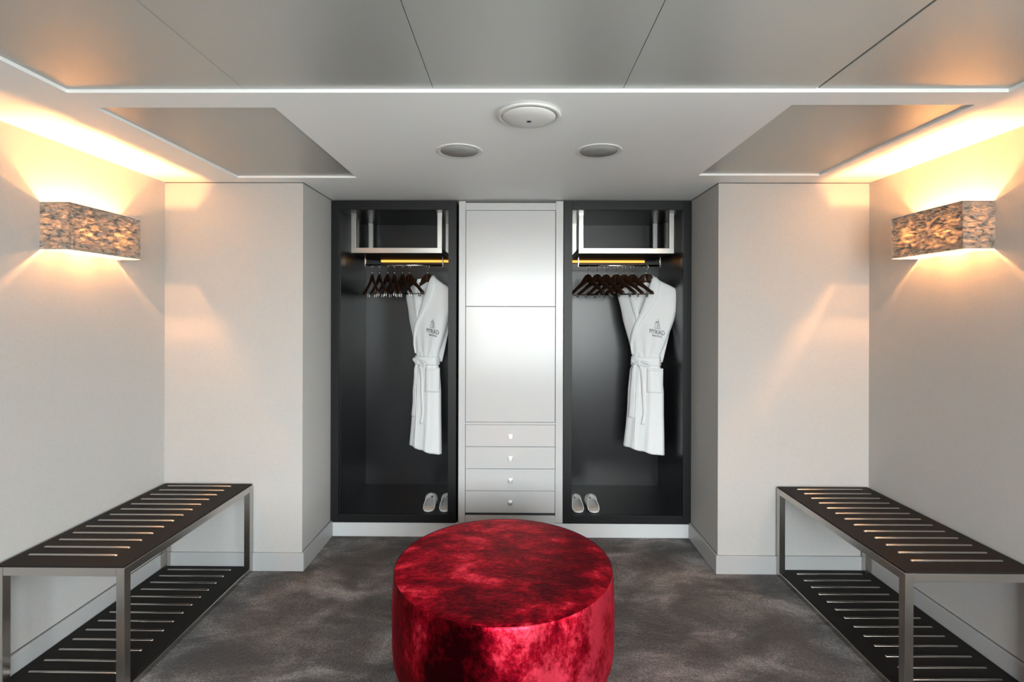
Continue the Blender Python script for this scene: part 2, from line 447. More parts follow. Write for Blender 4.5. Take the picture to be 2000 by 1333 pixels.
# ------------------------------------------------------------------ ceiling fittings
t = thing('ceiling_speaker', 'larger round domed white ceiling speaker with a dark central dot', 'ceiling speaker', (0.050, 2.075, CEIL))
MB().lathe([(0.098, -0.001), (0.120, -0.001), (0.128, -0.004), (0.130, -0.010), (0.124, -0.013), (0.112, -0.014), (0.111, -0.004)], 64).build('rim', M_WHITEPLASTIC, t, True)
MB().lathe([(0.109, -0.004), (0.109, -0.012), (0.100, -0.019), (0.075, -0.026), (0.045, -0.029), (0.010, -0.030)], 64).build('dome', M_WHITEPLASTIC, t, True)
MB().lathe([(0.0095, -0.0295), (0.0095, -0.0315), (0.003, -0.032)], 20).build('sensor_lens', M_DARK, t, True)
for px, lb in ((-0.284, 'smaller round flush grey ceiling fitting left of the domed one'), (0.408, 'smaller round flush grey ceiling fitting right of the domed one')):
    t = thing('ceiling_spotlight', lb, 'ceiling fitting', (px, 2.545, CEIL), 0, 'pair of flush round ceiling fittings')
    MB().lathe([(0.090, 0.0), (0.1155, 0.0), (0.1155, -0.003), (0.111, -0.005), (0.095, -0.003), (0.090, -0.001)], 64).build('rim', M_WHITEPLASTIC, t, True)
    MB().lathe([(0.093, -0.001), (0.093, -0.0035), (0.02, -0.004)], 64).build('cover', M_GRILLE, t, True)

# ------------------------------------------------------------------ wall sconces
def sconce(side, lb, shift=0.0):
    xw = XL if side < 0 else XR
    sx = 1 if side < 0 else -1            # away from the wall
    dep, y0, y1 = (0.136, 2.323, 2.768) if side < 0 else (0.146, 2.333, 2.772)
    y0 += shift; y1 += shift
    z0, z1 = (1.880, 2.100) if side < 0 else (1.892, 2.112)
    t = thing('wall_sconce', lb, 'wall lamp', (xw, (y0 + y1) / 2, z0), 0, 'crumpled box wall sconces')
    L = (y1 - y0) / 2; H = z1 - z0
    # shade: open box of three crumpled sides with real thickness and relief
    path = []
    nS, nF = 44, 140
    for i in range(nS): path.append((lerp(-0.001, dep, i / nS), -L, (0, -1)))
    for i in range(nF): path.append((dep, lerp(-L, L, i / nF), (1, 0)))
    for i in range(nS + 1): path.append((lerp(dep, -0.001, i / nS), L, (0, 1)))
    nz = 70; outer = []; inner = []
    for k in range(nz + 1):
        z = H * k / nz; ro = []; ri = []
        for (x, y, nn) in path:
            q = Vector((x * 22 + side * 3.1, y * 20, z * 48))
            q2 = Vector((x * 40, y * 40 + 5, z * 95))
            h = (abs(mnoise.noise(q + Vector((mnoise.noise(q * 0.6), 0, mnoise.noise(q * 0.9 + Vector((3, 1, 2))))) * 0.9)) * 0.0170 + abs(mnoise.noise(q2)) * 0.005)
            edge = min(1.0, k / 2, (nz - k) / 2) * min(1, x / 0.012)
            c = 1.0 if (abs(x - dep) > 0.004 or abs(abs(y) - L) > 0.004) else 0.2
            d = -h * edge * c
            ro.append((sx * (x + nn[0] * d), y + nn[1] * d, z))
            ri.append((sx * (x - nn[0] * 0.010), y - nn[1] * 0.010, z))
        outer.append(ro); inner.append(ri)
    m = MB(); m.grid(outer)
    sh = m.build('lamp_shade', M_SHADE, t, False)
    fr = MB()
    for z in (0.0, H - 0.003):
        fr.box(sx * 0.001, sx * dep, -L, -L + 0.003, z, z + 0.003); fr.box(sx * 0.001, sx * dep, L - 0.003, L, z, z + 0.003)
        fr.box(sx * (dep - 0.003), sx * dep, -L, L, z, z + 0.003)
    fr.build('shade_frame', M_LINER, t)
    MB().box(0, sx * 0.012, -0.14, 0.14, 0.03, 0.16).build('back_plate', M_LINER, t, bevel=0.002)
    MB().box(sx * 0.003, sx * 0.131, -0.205, 0.205, 0.000, 0.004).build('diffuser', M_FROST, t)
    for yy in (-0.107, 0.107):
        b = MB()
        b.lathe([(0.004, 0.072), (0.012, 0.078), (0.017, 0.093), (0.015, 0.107), (0.009, 0.118), (0.003, 0.121)], 20, sx * 0.070, yy)
        bo = b.build('bulb', M_BULB, t, True)
        MB().box(sx * 0.010, sx * 0.070, yy - 0.006, yy + 0.006, 0.056, 0.066).lathe([(0.013, 0.056), (0.013, 0.078)], 14, sx * 0.070, yy).build('bulb_holder', M_LINER, bo)
    return t
sconce(-1, 'lit grey crumpled box sconce on the wall above the left bench')
sconce(1, 'lit grey crumpled box sconce on the wall above the right bench')
sconce(-1, 'lit grey crumpled box sconce on the left wall, beside the viewer', -2.85)
sconce(1, 'lit grey crumpled box sconce on the right wall, beside the viewer', -2.85)

# ------------------------------------------------------------------ luggage benches
def bench(side, lb):
    xw = XL + BT + 0.002 if side < 0 else XR - BT - 0.002
    s = 1 if side < 0 else -1
    x_in = -1.619 if side < 0 else 1.595
    W = abs(x_in - xw); y0, y1 = 2.108, D1 - BT - 0.002
    L = y1 - y0; Ht = 0.533; T = 0.035
    t = thing('luggage_bench', lb, 'bench', (xw, y0, 0), 0, 'pair of steel luggage benches')
    for lx in (0, W - T):
        for ly in (0, L - T):
            MB().box(s * lx, s * (lx + T), ly, ly + T, 0, Ht).build('leg', M_BSTEEL, t, bevel=0.0015)
    for zz, nm, hh in ((Ht - T, 'top_frame', T), (0.0, 'bottom_frame', 0.027)):
        f = MB()
        f.box(s * T, s * (W - T), 0.0005, T - 0.0005, zz, zz + hh); f.box(s * T, s * (W - T), L - T, L, zz, zz + hh)
        f.box(s * 0.0005, s * (T - 0.0005), T, L - T, zz, zz + hh); f.box(s * (W - T + 0.0005), s * (W - 0.0005), T, L - T, zz, zz + hh)
        f.build(nm, M_BSTEEL, t, bevel=0.0015)
    for zt, nm in ((Ht + 0.0006, 'top_board'), (0.0275, 'lower_board')):
        b = MB()
        ins = 0.003 if nm == 'top_board' else T + 0.001
        if nm == 'top_board':
            b.box(s * ins, s * (W - ins), ins, L - ins, zt, zt + 0.006)
        else:
            b.box(s * 0.004, s * (W - 0.010), 0.010, L - 0.004, zt, zt + 0.004)
            b = MB(); b.box(s * 0.004, s * (W - T), T, L - T, zt, zt + 0.004); b.box(s * T, s * (W - T), 0.012, T, zt, zt + 0.004); b.box(s * T, s * (W - T), L - T, L - 0.004, zt, zt + 0.004); b.box(s * (W - T), s * (W - 0.012), T, L - T, zt, zt + 0.004)
        bo = b.build(nm, M_BENCH, t, bevel=0.0008 if nm == 'top_board' else 0)
        top = zt + (0.006 if nm == 'top_board' else 0.004)
        for k in range(13):
            yy = 2.2035 + k * 0.0738 - y0
            xa, xb = (0.052, 0.440) if side < 0 else (0.066, 0.460)
            n_ = 8; rows = []
            hw, hh = 0.0065, 0.0065
            for (x, sc) in ((xa, 0.25), (xa + 0.002, 0.75), (xa + 0.006, 1.0), (xb - 0.006, 1.0), (xb - 0.002, 0.75), (xb, 0.25)):
                rows.append([(s * x, yy - hw * sc * math.cos(math.pi * q / n_), top - 0.0003 + hh * sc * math.sin(math.pi * q / n_)) for q in range(n_ + 1)])
            MB().grid(rows, True, True).build('raised_bar', M_BSTEEL, bo, True)
    return t
bench(-1, 'black topped steel luggage bench with raised bars against the left wall')
bench(1, 'black topped steel luggage bench with raised bars against the right wall')

# ------------------------------------------------------------------ wardrobes
ZB, ZT = 0.102, 2.396          # outer bottom and top
IB, IT = 0.162, 2.331          # inner bottom and top
YW = 4.28                      # face of the back panel
def wardrobe(x0, x1, i0, i1, w0, w1, lb):
    t = thing('open_wardrobe', lb, 'wardrobe', ((x0 + x1) / 2, D2, 0), 0, 'pair of open black wardrobes')
    c = (x0 + x1) / 2
    def B(a, b, y0, y1, z0, z1): return MB().box(a - c, b - c, y0 - D2, y1 - D2, z0, z1)
    B(x0, i0, D2, D2 + 0.022, ZB, ZT).build('frame_stile', M_FRAME, t, bevel=0.001)
    B(i1, x1, D2, D2 + 0.022, ZB, ZT).build('frame_stile', M_FRAME, t, bevel=0.001)
    B(i0 + .0005, i1 - .0005, D2, D2 + 0.022, IT, ZT).build('frame_rail', M_FRAME, t, bevel=0.001)
    B(i0 + .0005, i1 - .0005, D2, D2 + 0.022, ZB, IB).build('frame_rail', M_FRAME, t, bevel=0.001)
    B(x0 + 0.003, w0, D2 + 0.0222, YW + 0.01, ZB, ZT).build('side_panel', M_BLACK, t)
    B(w1, x1 - 0.003, D2 + 0.0222, YW + 0.01, ZB, ZT).build('side_panel', M_BLACK, t)
    B(w0, w1, YW, YW + 0.018, ZB, ZT).build('back_panel', M_BLACK, t)
    B(w0, w1, D2 + 0.0222, YW, IT, IT + 0.02).build('top_panel', M_BLACK, t)
    B(w0, w1, D2 + 0.0222, YW, IB - 0.02, IB).build('floor_panel', M_BLACK, t)
    return t
wardrobe(RXL + 0.001, -0.425, -1.262, -0.483, -1.256, -0.440, 'open black wardrobe left of the pale drawer cabinet')
wardrobe(0.338, RXR - 0.001, 0.398, 1.184, 0.352, 1.186, 'open black wardrobe right of the pale drawer cabinet')

# hanging racks inside
YF, YR, YH = 3.75, 4.225, 3.95
def rack(xo, xi, lb):        # xo outer side (near the room wall), xi inner side
    s = 1 if xi > xo else -1
    t = thing('garment_rack', lb, 'hanging rack', ((xo + xi) / 2, YH, IT), 0, 'pair of steel garment racks')
    c = (xo + xi) / 2
    T = 0.034
    a, b = min(xo, xi) - c, max(xo, xi) - c
    zt, zb = 2.074 - IT, 2.036 - IT
    for x in (a, b - T):
        for y in (YF - YH, YR - YH - T):
            MB().box(x, x + T, y, y + T, zt, -0.0002).build('post', M_STEEL, t, bevel=0.001)
            MB().box(x - 0.001, x + T + 0.001, y - 0.001, y + T + 0.001, -0.014, -0.0003).build('ceiling_bracket', M_STEEL, t)
    f = MB()
    f.box(a, b, YF - YH, YF - YH + T, zb, zt); f.box(a, b, YR - YH - T, YR - YH, zb, zt)
    f.box(a, a + T, YF - YH + T, YR - YH - T, zb, zt); f.box(b - T, b, YF - YH + T, YR - YH - T, zb, zt)
    f.build('shelf_frame', M_STEEL, t, bevel=0.001)
    MB().box(a + 0.004, b - 0.004, YF - YH + 0.004, YR - YH - 0.004, zb - 0.004, zb - 0.0003).build('shelf_board', M_BENCH, t)
    ra, rb = (a + 0.045, b - 0.022) if s > 0 else (a + 0.022, b - 0.045)
    for x in (ra, rb):
        MB().box(x - 0.004, x + 0.004, -0.007, 0.007, 1.955 - IT, zb - 0.0042).build('rail_bracket', M_CHROME, t, bevel=0.001)
    for x in ():
        pass
    sx0, sx1 = (a + 0.10, b - 0.002) if s > 0 else (a + 0.002, b - 0.10)
    MB().box(sx0, sx1, YR - YH - 0.022, YR - YH - 0.002, 2.014 - IT, zb - 0.0042).build('light_strip', M_STRIP, t)
    rows = []
    for x in (ra, rb):
        rows.append([(x, 0.0085 * math.cos(q), 1.965 - IT + 0.0085 * math.sin(q)) for q in [2 * math.pi * k / 16 for k in range(16)]])
    MB().grid(rows, True, True).build('hanging_rail', M_CHROME, t, True)
    return t
rack(-1.212, -0.545, 'brushed steel hanging rack in the wardrobe left of the drawers')
rack(1.152, 0.457, 'brushed steel hanging rack in the wardrobe right of the drawers')

# ------------------------------------------------------------------ centre cabinet
cab = thing('drawer_cabinet', 'tall silver grey lacquered cabinet with two doors and four drawers', 'cabinet', (-0.036, D2, 0))
def C(a, b, y0, y1, z0, z1): return MB().box(a + 0.036, b + 0.036, y0, y1, z0, z1)
cx0, cx1, s0, s1 = -0.408, 0.334, -0.360, 0.281
C(cx0, s0, 0, 0.5, 0.107, 2.392).build('stile', M_LACQ, cab, bevel=0.0015)
C(s1, cx1, 0, 0.5, 0.107, 2.392).build('stile', M_LACQ, cab, bevel=0.0015)
C(s0 + .001, s1 - .001, 0.0, 0.5, 2.328, 2.380).build('rail', M_LACQ, cab, bevel=0.0015)
C(s0 + .001, s1 - .001, 0.0005, 0.5, 0.804, 0.820).build('rail', M_LACQ, cab, bevel=0.001)
C(s0 + .001, s1 - .001, 0.0, 0.5, 0.1005, 0.157).build('rail', M_LACQ, cab, bevel=0.0015)
C(s0, s1, 0.03, 0.5, 0.157, 0.80).build('carcass', M_DARK, cab)
C(s0, s1, 0.03, 0.5, 0.821, 2.327).build('carcass', M_DARK, cab)
def knob(px, pz, par):
    k = MB(); k.box(px + 0.036 - 0.0165, px + 0.036 + 0.0165, -0.006, 0.002, pz - 0.0165, pz + 0.0165)
    k.box(px + 0.036 - 0.012, px + 0.036 + 0.012, -0.026, -0.006, pz - 0.012, pz + 0.012)
    return k.build('knob', M_KNOB, par, bevel=0.0015)
d = C(s0 + .003, s1 - .004, 0.001, 0.020, 1.6455, 2.3255).build('door', M_LACQ, cab, bevel=0.001)
knob(0.197, 1.722, d)
d = C(s0 + .003, s1 - .004, 0.001, 0.020, 0.8225, 1.6415).build('door', M_LACQ, cab, bevel=0.001)
knob(0.197, 1.594, d)
for zt, zb in ((0.802, 0.6475), (0.6445, 0.4905), (0.4875, 0.334), (0.331, 0.1765)):
    d = C(s0 + .003, s1 - .003, 0.001, 0.020, zb, zt).build('drawer', M_LACQ, cab, bevel=0.001)
    knob(-0.037, (zt + zb) / 2 - 0.005, d)
C(s0, s1, 0.012, 0.03, 0.157, 0.176).build('toe_gap', M_DARK, cab)

# ------------------------------------------------------------------ hangers
def make_hanger(label, cat, group):
    t = thing('coat_hanger', label, cat, (0, 0, 0), 0, group)
    # local x along the arms, z=0 at apex of the wood
    def arm(sg):
        rows = []
        path = [(-0.004, -0.031, 0.032, 0.0065), (0.018, -0.034, 0.032, 0.0065), (0.042, -0.049, 0.027, 0.0065), (0.080, -0.077, 0.0185, 0.0065), (0.130, -0.103, 0.0145, 0.0075), (0.175, -0.132, 0.014, 0.010), (0.210, -0.150, 0.013, 0.0125), (0.220, -0.156, 0.007, 0.008)]
        for i, (x, z, h, th) in enumerate(path):
            p, q = path[max(i - 1, 0)], path[min(i + 1, len(path) - 1)]
            dx, dz = q[0] - p[0], q[1] - p[1]; L = math.hypot(dx, dz); nx, nz = -dz / L, dx / L
            ring = []
            for k in range(12):
                a = 2 * math.pi * k / 12
                c, s_ = math.cos(a), math.sin(a)
                hh = h * s_; yy = th * c - 0.014 * (x / 0.21) ** 2
                ring.append((sg * (x + nx * hh), yy, z + nz * hh))
            rows.append(ring)
        return MB().grid(rows, True, True)
    for sg in (-1, 1): arm(sg).build('arm', M_WOOD, t, True)
    rod = MB().tube([(-0.196, 0.006, -0.155), (0.196, 0.006, -0.155)], 0.0028, 8)
    ro = rod.build('trouser_bar', M_DARKMETAL, t, True)
    for x in (-0.14, 0.14):
        c = MB().box(x - 0.006, x + 0.006, -0.003, 0.001, -0.178, -0.150).box(x - 0.006, x + 0.006, 0.011, 0.015, -0.178, -0.150).tube([(x, -0.006, -0.158), (x, 0.018, -0.158)], 0.003, 8)
        c.build('clip', M_STEEL, ro, bevel=0.0008)
    pts = [(0, 0, -0.006), (0, 0, 0.022)]
    R = 0.017; zc = 0.0735 - R
    for k in range(15):
        a = math.radians(-62 + k * 19)
        pts.append((R * math.cos(a) * 1.0, 0, zc + R * math.sin(a)))
    MB().tube([(0, 0, -0.004), (0, 0, 0.020)], 0.0035, 8).build('ferrule', M_CHROME, t, True)
    MB().tube([pts[1], (0.004, 0, 0.031)] + pts[2:], 0.0017, 8).build('hook', M_CHROME, t, True)
    return t
AZ = 1.9005
ordn = ['first', 'second', 'third', 'fourth', 'fifth', 'sixth']
proto = None
def put_hanger(X, ang, lb, grp):
    global proto
    if proto is None:
        proto = make_hanger(lb, 'hanger', grp); o = proto
    else:
        o = copy_tree(proto)
    tag(o, lb, 'hanger', grp)
    o.location = (X, YH, AZ + random.uniform(-0.003, 0.001))
    o.rotation_euler = (0, 0, ang)
    return o
def hang_angle(phi):  # phi: how far the near arm has swung to the right, from pointing at the viewer
    return math.radians(-90 + phi)
Lp = [(726.4, 30), (740.4, 30), (756.4, 33), (769.7, 29), (785.7, 33), (799.2, 43)]
Rp = [(1147.6, 29), (1165.6, 31), (1182.9, 30), (1202.5, 34), (1218.1, 31), (1234.5, 34)]
for i, (px, ph) in enumerate(Lp):
    lb = 'bare dark wooden hanger in the left wardrobe, %s from the outer end of the rail' % ordn[i] if i < 5 else 'bare dark wooden hanger in the left wardrobe, next to the robe'
    put_hanger((px - 1008) * YH / 1000, hang_angle(ph), lb, 'bare wooden hangers in the left wardrobe')
for i, (px, ph) in enumerate(Rp):
    lb = 'bare dark wooden hanger in the right wardrobe, %s from the drawer cabinet' % ordn[i] if i < 5 else 'bare dark wooden hanger in the right wardrobe, next to the robe'
    put_hanger((px - 1008) * YH / 1000, hang_angle(ph), lb, 'bare wooden hangers in the right wardrobe')
RPHI = {-1: math.radians(34), 1: math.radians(31)}
RX = {-1: (835.0 - 1008) * YH / 1000, 1: (1261.5 - 1008) * YH / 1000}
for s, lb in ((-1, 'dark wooden hanger carrying the robe in the left wardrobe'), (1, 'dark wooden hanger carrying the robe in the right wardrobe')):
    o = put_hanger(RX[s], -RPHI[s], lb, 'wooden hangers carrying robes')

# ------------------------------------------------------------------ bathrobes
KU, KZ = 0.0045, 0.00393
def RZ(y): return CAM_H - (y - 613) * KZ
OUT = [(538, -8, 12), (544, -15, 18), (551, -25, 27), (560, -39, 43), (567, -46.5, 53), (573, -49.5, 56.5), (582, -49.5, 56.8), (594, -46.5, 54.5), (605, -44, 52), (628, -40, 46), (662, -31, 35), (688, -25, 25.5), (700, -23.5, 23), (714, -24.5, 23.5), (722, -27.5, 27), (762, -31, 30), (805, -32.5, 30.2), (842, -35, 31), (884, -39, 31.5)]
DEP = [(538, 0.020, 0.03), (560, 0.035, 0.035), (582, 0.048, 0.035), (628, 0.058, 0.035), (662, 0.052, 0.035), (700, 0.040, 0.03), (725, 0.048, 0.032), (800, 0.052, 0.034), (884, 0.058, 0.036)]
def smooth_tab(tab):
    return tab
def folds(s, y):
    if y > 716:
        k = min(1, (y - 716) / 60)
        return 0.0042 * math.sin(8.5 * s + 1.2 + y * 0.004) * (0.5 + 0.5 * k) + 0.0025 * math.sin(17 * s + y * 0.01) * (1 - 0.4 * k)
    if y > 690: return 0.0022 * math.sin(16 * s)
    k = max(0.0, min(1.0, (y - 590) / 100))
    return 0.0035 * math.sin(11 * s + 0.8) * k + 0.003 * math.sin(5 * s + y * 0.035) * (0.4 + 0.6 * (1 - k))
VL = [(538, -20), (560, -18.5), (583, -15.5), (600, -11.5), (618, -8.5)]
VR = [(538, 14), (548, 11), (571, 5), (591, 0), (618, -8.5)]
def recess(u, y):
    if y > 618: return 0.0
    a, b = interp(VL, y)[0], interp(VR, y)[0]
    if b <= a: return 0.0
    m = min(u - a, b - u)
    return max(0.0, min(1.0, m / 1.3))
def surf(upx, y, off=0.0, rec=True):
    a, b = interp(OUT, y); tf, tb = interp(DEP, y)
    mid, half = (a + b) / 2, (b - a) / 2
    s = max(-0.999, min(0.999, (upx - mid) / half))
    v = tf * (1 - s * s) ** 0.335 + folds(s, y) * (1 - s * s) ** 0.3
    if rec:
        r = recess(upx, y); v = lerp(v, -tb * 0.6, r * 0.9)
    hem = 0.0 if y < 790 else (y - 790) / 94 * (0.018 - 0.020 * s) + (0.003 * math.sin(9 * s) if y > 870 else 0)
    return Vector((upx * KU, -(v + off), RZ(y) + hem))
def ribbon(rows, base_off=0.003, bulge=0.006, nt=8, thick=0.004, step=6, frontonly=True):
    """rows: (y, u0, u1); a padded band lying on the front of the robe"""
    y0, y1 = rows[0][0], rows[-1][0]; n = max(2, int(abs(y1 - y0) / step)); F = []; Bk = []
    for i in range(n + 1):
        y = lerp(y0, y1, i / n); a, b = interp(rows, y)
        fr = []; bk = []
        for k in range(nt + 1):
            t = k / nt; u = lerp(a, b, t)
            fr.append(surf(u, y, base_off + bulge * math.sin(math.pi * t) ** 0.5, False))
            bk.append(surf(u, y, base_off - thick, False))
        F.append(fr + bk[::-1])
    return MB().grid(F, True, True)

def make_robe(label):
    t = thing('bathrobe', label, 'bathrobe', (0, 0, 0), 0, 'pair of hanging white bathrobes')
    N = 44; rows = []
    ys = [538 + (884 - 538) * (i / 116) for i in range(117)]
    for y in ys:
        a, b = interp(OUT, y); tf, tb = interp(DEP, y); mid, half = (a + b) / 2, (b - a) / 2
        row = []
        for k in range(2 * N):
            th = math.pi * k / N
            s = math.cos(th)
            u = mid + half * s
            if k <= N:
                row.append(surf(u, y))
            else:
                p = surf(u, y)
                row.append(Vector((u * KU, tb * (1 - s * s) ** 0.335 - folds(s, y) * 0.6 * (1 - s * s), p.z)))
        rows.append(row)
    MB().grid(rows, True, True).build('robe_body', M_TERRY, t, True)
    # shawl collar: both lapels and the roll behind the neck
    c = MB()
    RL = [(541, 12.5, 17), (551, 10, 25.5), (571, 4.5, 23.5), (591, -0.6, 18.5), (611, -7, 6.5), (634, -17, -7.5), (655, -24, -16), (672, -26.5, -21.5), (692, -24.5, -21)]
    LL = [(548, -23, -19), (560, -29.5, -18.5), (583, -26.5, -15.5), (605, -20.5, -10.5), (622, -14.5, -9), (632, -12.5, -10.5)]
    c2 = ribbon(RL, 0.005, 0.009)
    c1 = ribbon(LL, 0.002, 0.006)
    c.add(c1.v, c1.f); c.add(c2.v, c2.f)
    arc = []
    for i in range(15):
        a = math.pi * i / 14
        u = lerp(-20, 13, i / 14); z = RZ(549) + 0.010 * math.sin(a)
        yb = -0.022 + 0.052 * math.sin(a)
        ring = [(u * KU, yb + 0.006 * math.cos(q), z + 0.016 * math.sin(q)) for q in [2 * math.pi * k / 10 for k in range(10)]]
        arc.append(ring)
    c.grid(arc, True, True)
    c.build('shawl_collar', M_TERRY, t, True)
    # front edge of the overlapping panel below the belt
    ribbon([(716, -14, -12.5), (760, -13.5, -12), (884, -16.5, -15)], 0.0005, 0.003, 4, 0.003, 10).build('front_hem', M_TERRY, t, True)
    # hem band
    # sleeves folded behind
    for sg in (-1, 1):
        rr = []
        for i in range(17):
            q = i / 16
            x = sg * lerp(0.190, 0.075, q ** 0.9); z = lerp(RZ(574), RZ(706), q); w_ = lerp(0.050, 0.042, q); y_ = 0.040 + 0.012 * math.sin(math.pi * q)
            rr.append([(x + w_ * math.cos(a), y_ + 0.014 * math.sin(a), z + 0.006 * math.sin(3 * a)) for a in [2 * math.pi * k / 18 for k in range(18)]])
        MB().grid(rr, True, True).build('sleeve', M_TERRY, t, True)
    # pocket
    P = []
    for y in [718 + 47 * i / 12 for i in range(13)]:
        P.append([surf(lerp(4.5, 29.5, k / 10), y, 0.0045, False) for k in range(11)] + [surf(lerp(4.5, 29.5, k / 10), y, -0.002, False) for k in range(10, -1, -1)])
    pk = MB().grid(P, True, True).build('pocket', M_TERRY, t, True)
    ribbon([(718, 4.5, 29.5), (723, 4.5, 29.5)], 0.0045, 0.003, 10, 0.003, 2).build('pocket_hem', M_TERRY, pk, True)
    # belt ring
    br = []
    for j in range(9):
        y = lerp(697, 713, j / 8); a, b = interp(OUT, y); tf, tb = interp(DEP, y); mid, half = (a + b) / 2, (b - a) / 2 + 1.0
        pad = 0.004 + 0.004 * math.sin(math.pi * j / 8) ** 0.6
        ring = []
        for k in range(2 * N):
            s = math.cos(math.pi * k / N); v = (tf if k <= N else -tb); u = mid + half * s
            ring.append(((u * KU), -(v * (1 - s * s) ** 0.335 + (pad if k <= N else -pad)), RZ(y)))
        br.append(ring)
    belt = MB().grid(br, True, False).build('belt', M_TERRY, t, True)
    md = belt.modifiers.new('solid', 'SOLIDIFY'); md.thickness = 0.003
    # tails
    def tail(pts, w, lift):
        rows = []
        n = 30; tab = pts
        for i in range(n + 1):
            y = lerp(tab[0][0], tab[-1][0], i / n); uc, ww = interp(tab, y)
            fr = []; bk = []
            for k in range(7):
                q = k / 6; u = uc + (q - 0.5) * ww
                o = lift + 0.004 * math.sin(math.pi * q) + 0.002 * math.sin(i * 0.5)
                fr.append(surf(u, y, o, False)); bk.append(surf(u, y, o - 0.004, False))
            rows.append(fr + bk[::-1])
        return MB().grid(rows, True, True)
    tail([(708, -15, 8), (720, -18, 8.5), (760, -19.5, 10), (819, -22.5, 11)], 0, 0.010).build('belt_tail', M_TERRY, belt, True)
    tail([(708, -6, 7), (722, -2.5, 7), (760, 0, 6.5), (808, 2, 5.5), (829, -1, 6)], 0, 0.011).build('belt_tail', M_TERRY, belt, True)
    # bow
    def loop(u0, y0, u1, y1, w):
        pts = []
        p0, p1 = surf(u0, y0, 0.016, False), surf(u1, y1, 0.016, False)
        rows = []
        d = p1 - p0; up = Vector((0, 0, 1))
        for i in range(25):
            a = 2 * math.pi * i / 24
            c_ = p0.lerp(p1, 0.5) + d * 0.5 * math.cos(a) + up * w * math.sin(a) + Vector((0, -0.006 - 0.010 * abs(math.cos(a / 2)), 0))
            rows.append(c_)
        return MB().tube(rows, 0.0085, 8)
    loop(-7, 709, -21, 703, 0.010).build('bow_loop', M_TERRY, belt, True)
    loop(-6, 708, 11, 711, 0.012).build('bow_loop', M_TERRY, belt, True)
    k = MB(); kc = surf(-7, 708, 0.022, False)
    rows = []
    for i in range(9):
        ph = math.pi * i / 8
        rows.append([(kc.x + 0.016 * math.sin(ph + 0.01) * math.cos(a), kc.y + 0.013 * math.sin(ph + 0.01) * math.sin(a), kc.z + 0.021 * math.cos(ph)) for a in [2 * math.pi * q / 14 for q in range(14)]])
    k.grid(rows, True, True).build('bow_knot', M_TERRY, belt, True)
    # embroidered emblem and lettering
    SL = 0.17     # the embroidery tilts with the hanging cloth
    def stroke(pts, r=0.0011):
        P = []
        for (u, y), (u2, y2) in zip(pts, pts[1:]):
            for q in range(4): P.append(surf(lerp(u, u2, q / 4), lerp(y, y2, q / 4) + (lerp(u, u2, q / 4) - 21) * SL, 0.0012, False))
        P.append(surf(pts[-1][0], pts[-1][1] + (pts[-1][0] - 21) * SL, 0.0012, False))
        return P
    e = MB()
    for pts in ([(16.5, 640.5), (27, 640.5)], [(18, 640), (19.2, 629.5), (21, 627.5), (23.6, 627.3)], [(22, 640), (22.2, 631), (21, 627.5)],
                [(24.2, 640), (24.0, 622.5)], [(24.2, 627.5), (25.8, 632), (26.4, 640)], [(19.2, 629.5), (23.8, 627.3)]):
        e.tube(stroke(pts), 0.0011, 6)
    e.build('embroidered_emblem', M_THREAD, t, True)
    def text(body, u0, u1, y0, y1, name):
        cu = bpy.data.curves.new('lettering', 'FONT'); cu.body = body; cu.resolution_u = 3; cu.extrude = 0.004; cu.offset = -0.004 if len(body) < 8 else 0.0
        ob = bpy.data.objects.new('lettering_source', cu); COL.objects.link(ob)
        dg = bpy.context.evaluated_depsgraph_get(); dg.update()
        me = bpy.data.meshes.new_from_object(ob.evaluated_get(dg))
        bpy.data.objects.remove(ob)
        xs = [v.co.x for v in me.vertices]; ys_ = [v.co.y for v in me.vertices]
        ax, bx, ay, by = min(xs), max(xs), min(ys_), max(ys_)
        for v in me.vertices:
            u = lerp(u0, u1, (v.co.x - ax) / (bx - ax)); y = lerp(y1, y0, (v.co.y - ay) / (by - ay))
            v.co = surf(u, y + (u - 21) * SL, 0.0015 if v.co.z > 0 else 0.0, False)
        me.materials.clear(); me.materials.append(M_THREAD)
        o = bpy.data.objects.new(name, me); COL.objects.link(o); o.parent = t
        return o
    text('MYRIAD', 9.5, 33.5, 643, 651.5, 'embroidered_lettering')
    text('SANA HOTELS', 13.5, 29.5, 653.5, 656.8, 'embroidered_lettering')
    return t
robe = make_robe('white bathrobe hanging tied in the left wardrobe, its edge hidden by the frame')
robe.location = (RX[-1], YH, 0); robe.rotation_euler = (0, 0, -RPHI[-1])
r2_ = copy_tree(robe)
tag(r2_, 'white bathrobe hanging tied in the right wardrobe, both shoulders in view', 'bathrobe', 'pair of hanging white bathrobes')
r2_.location = (RX[1], YH, 0); r2_.rotation_euler = (0, 0, -RPHI[1])

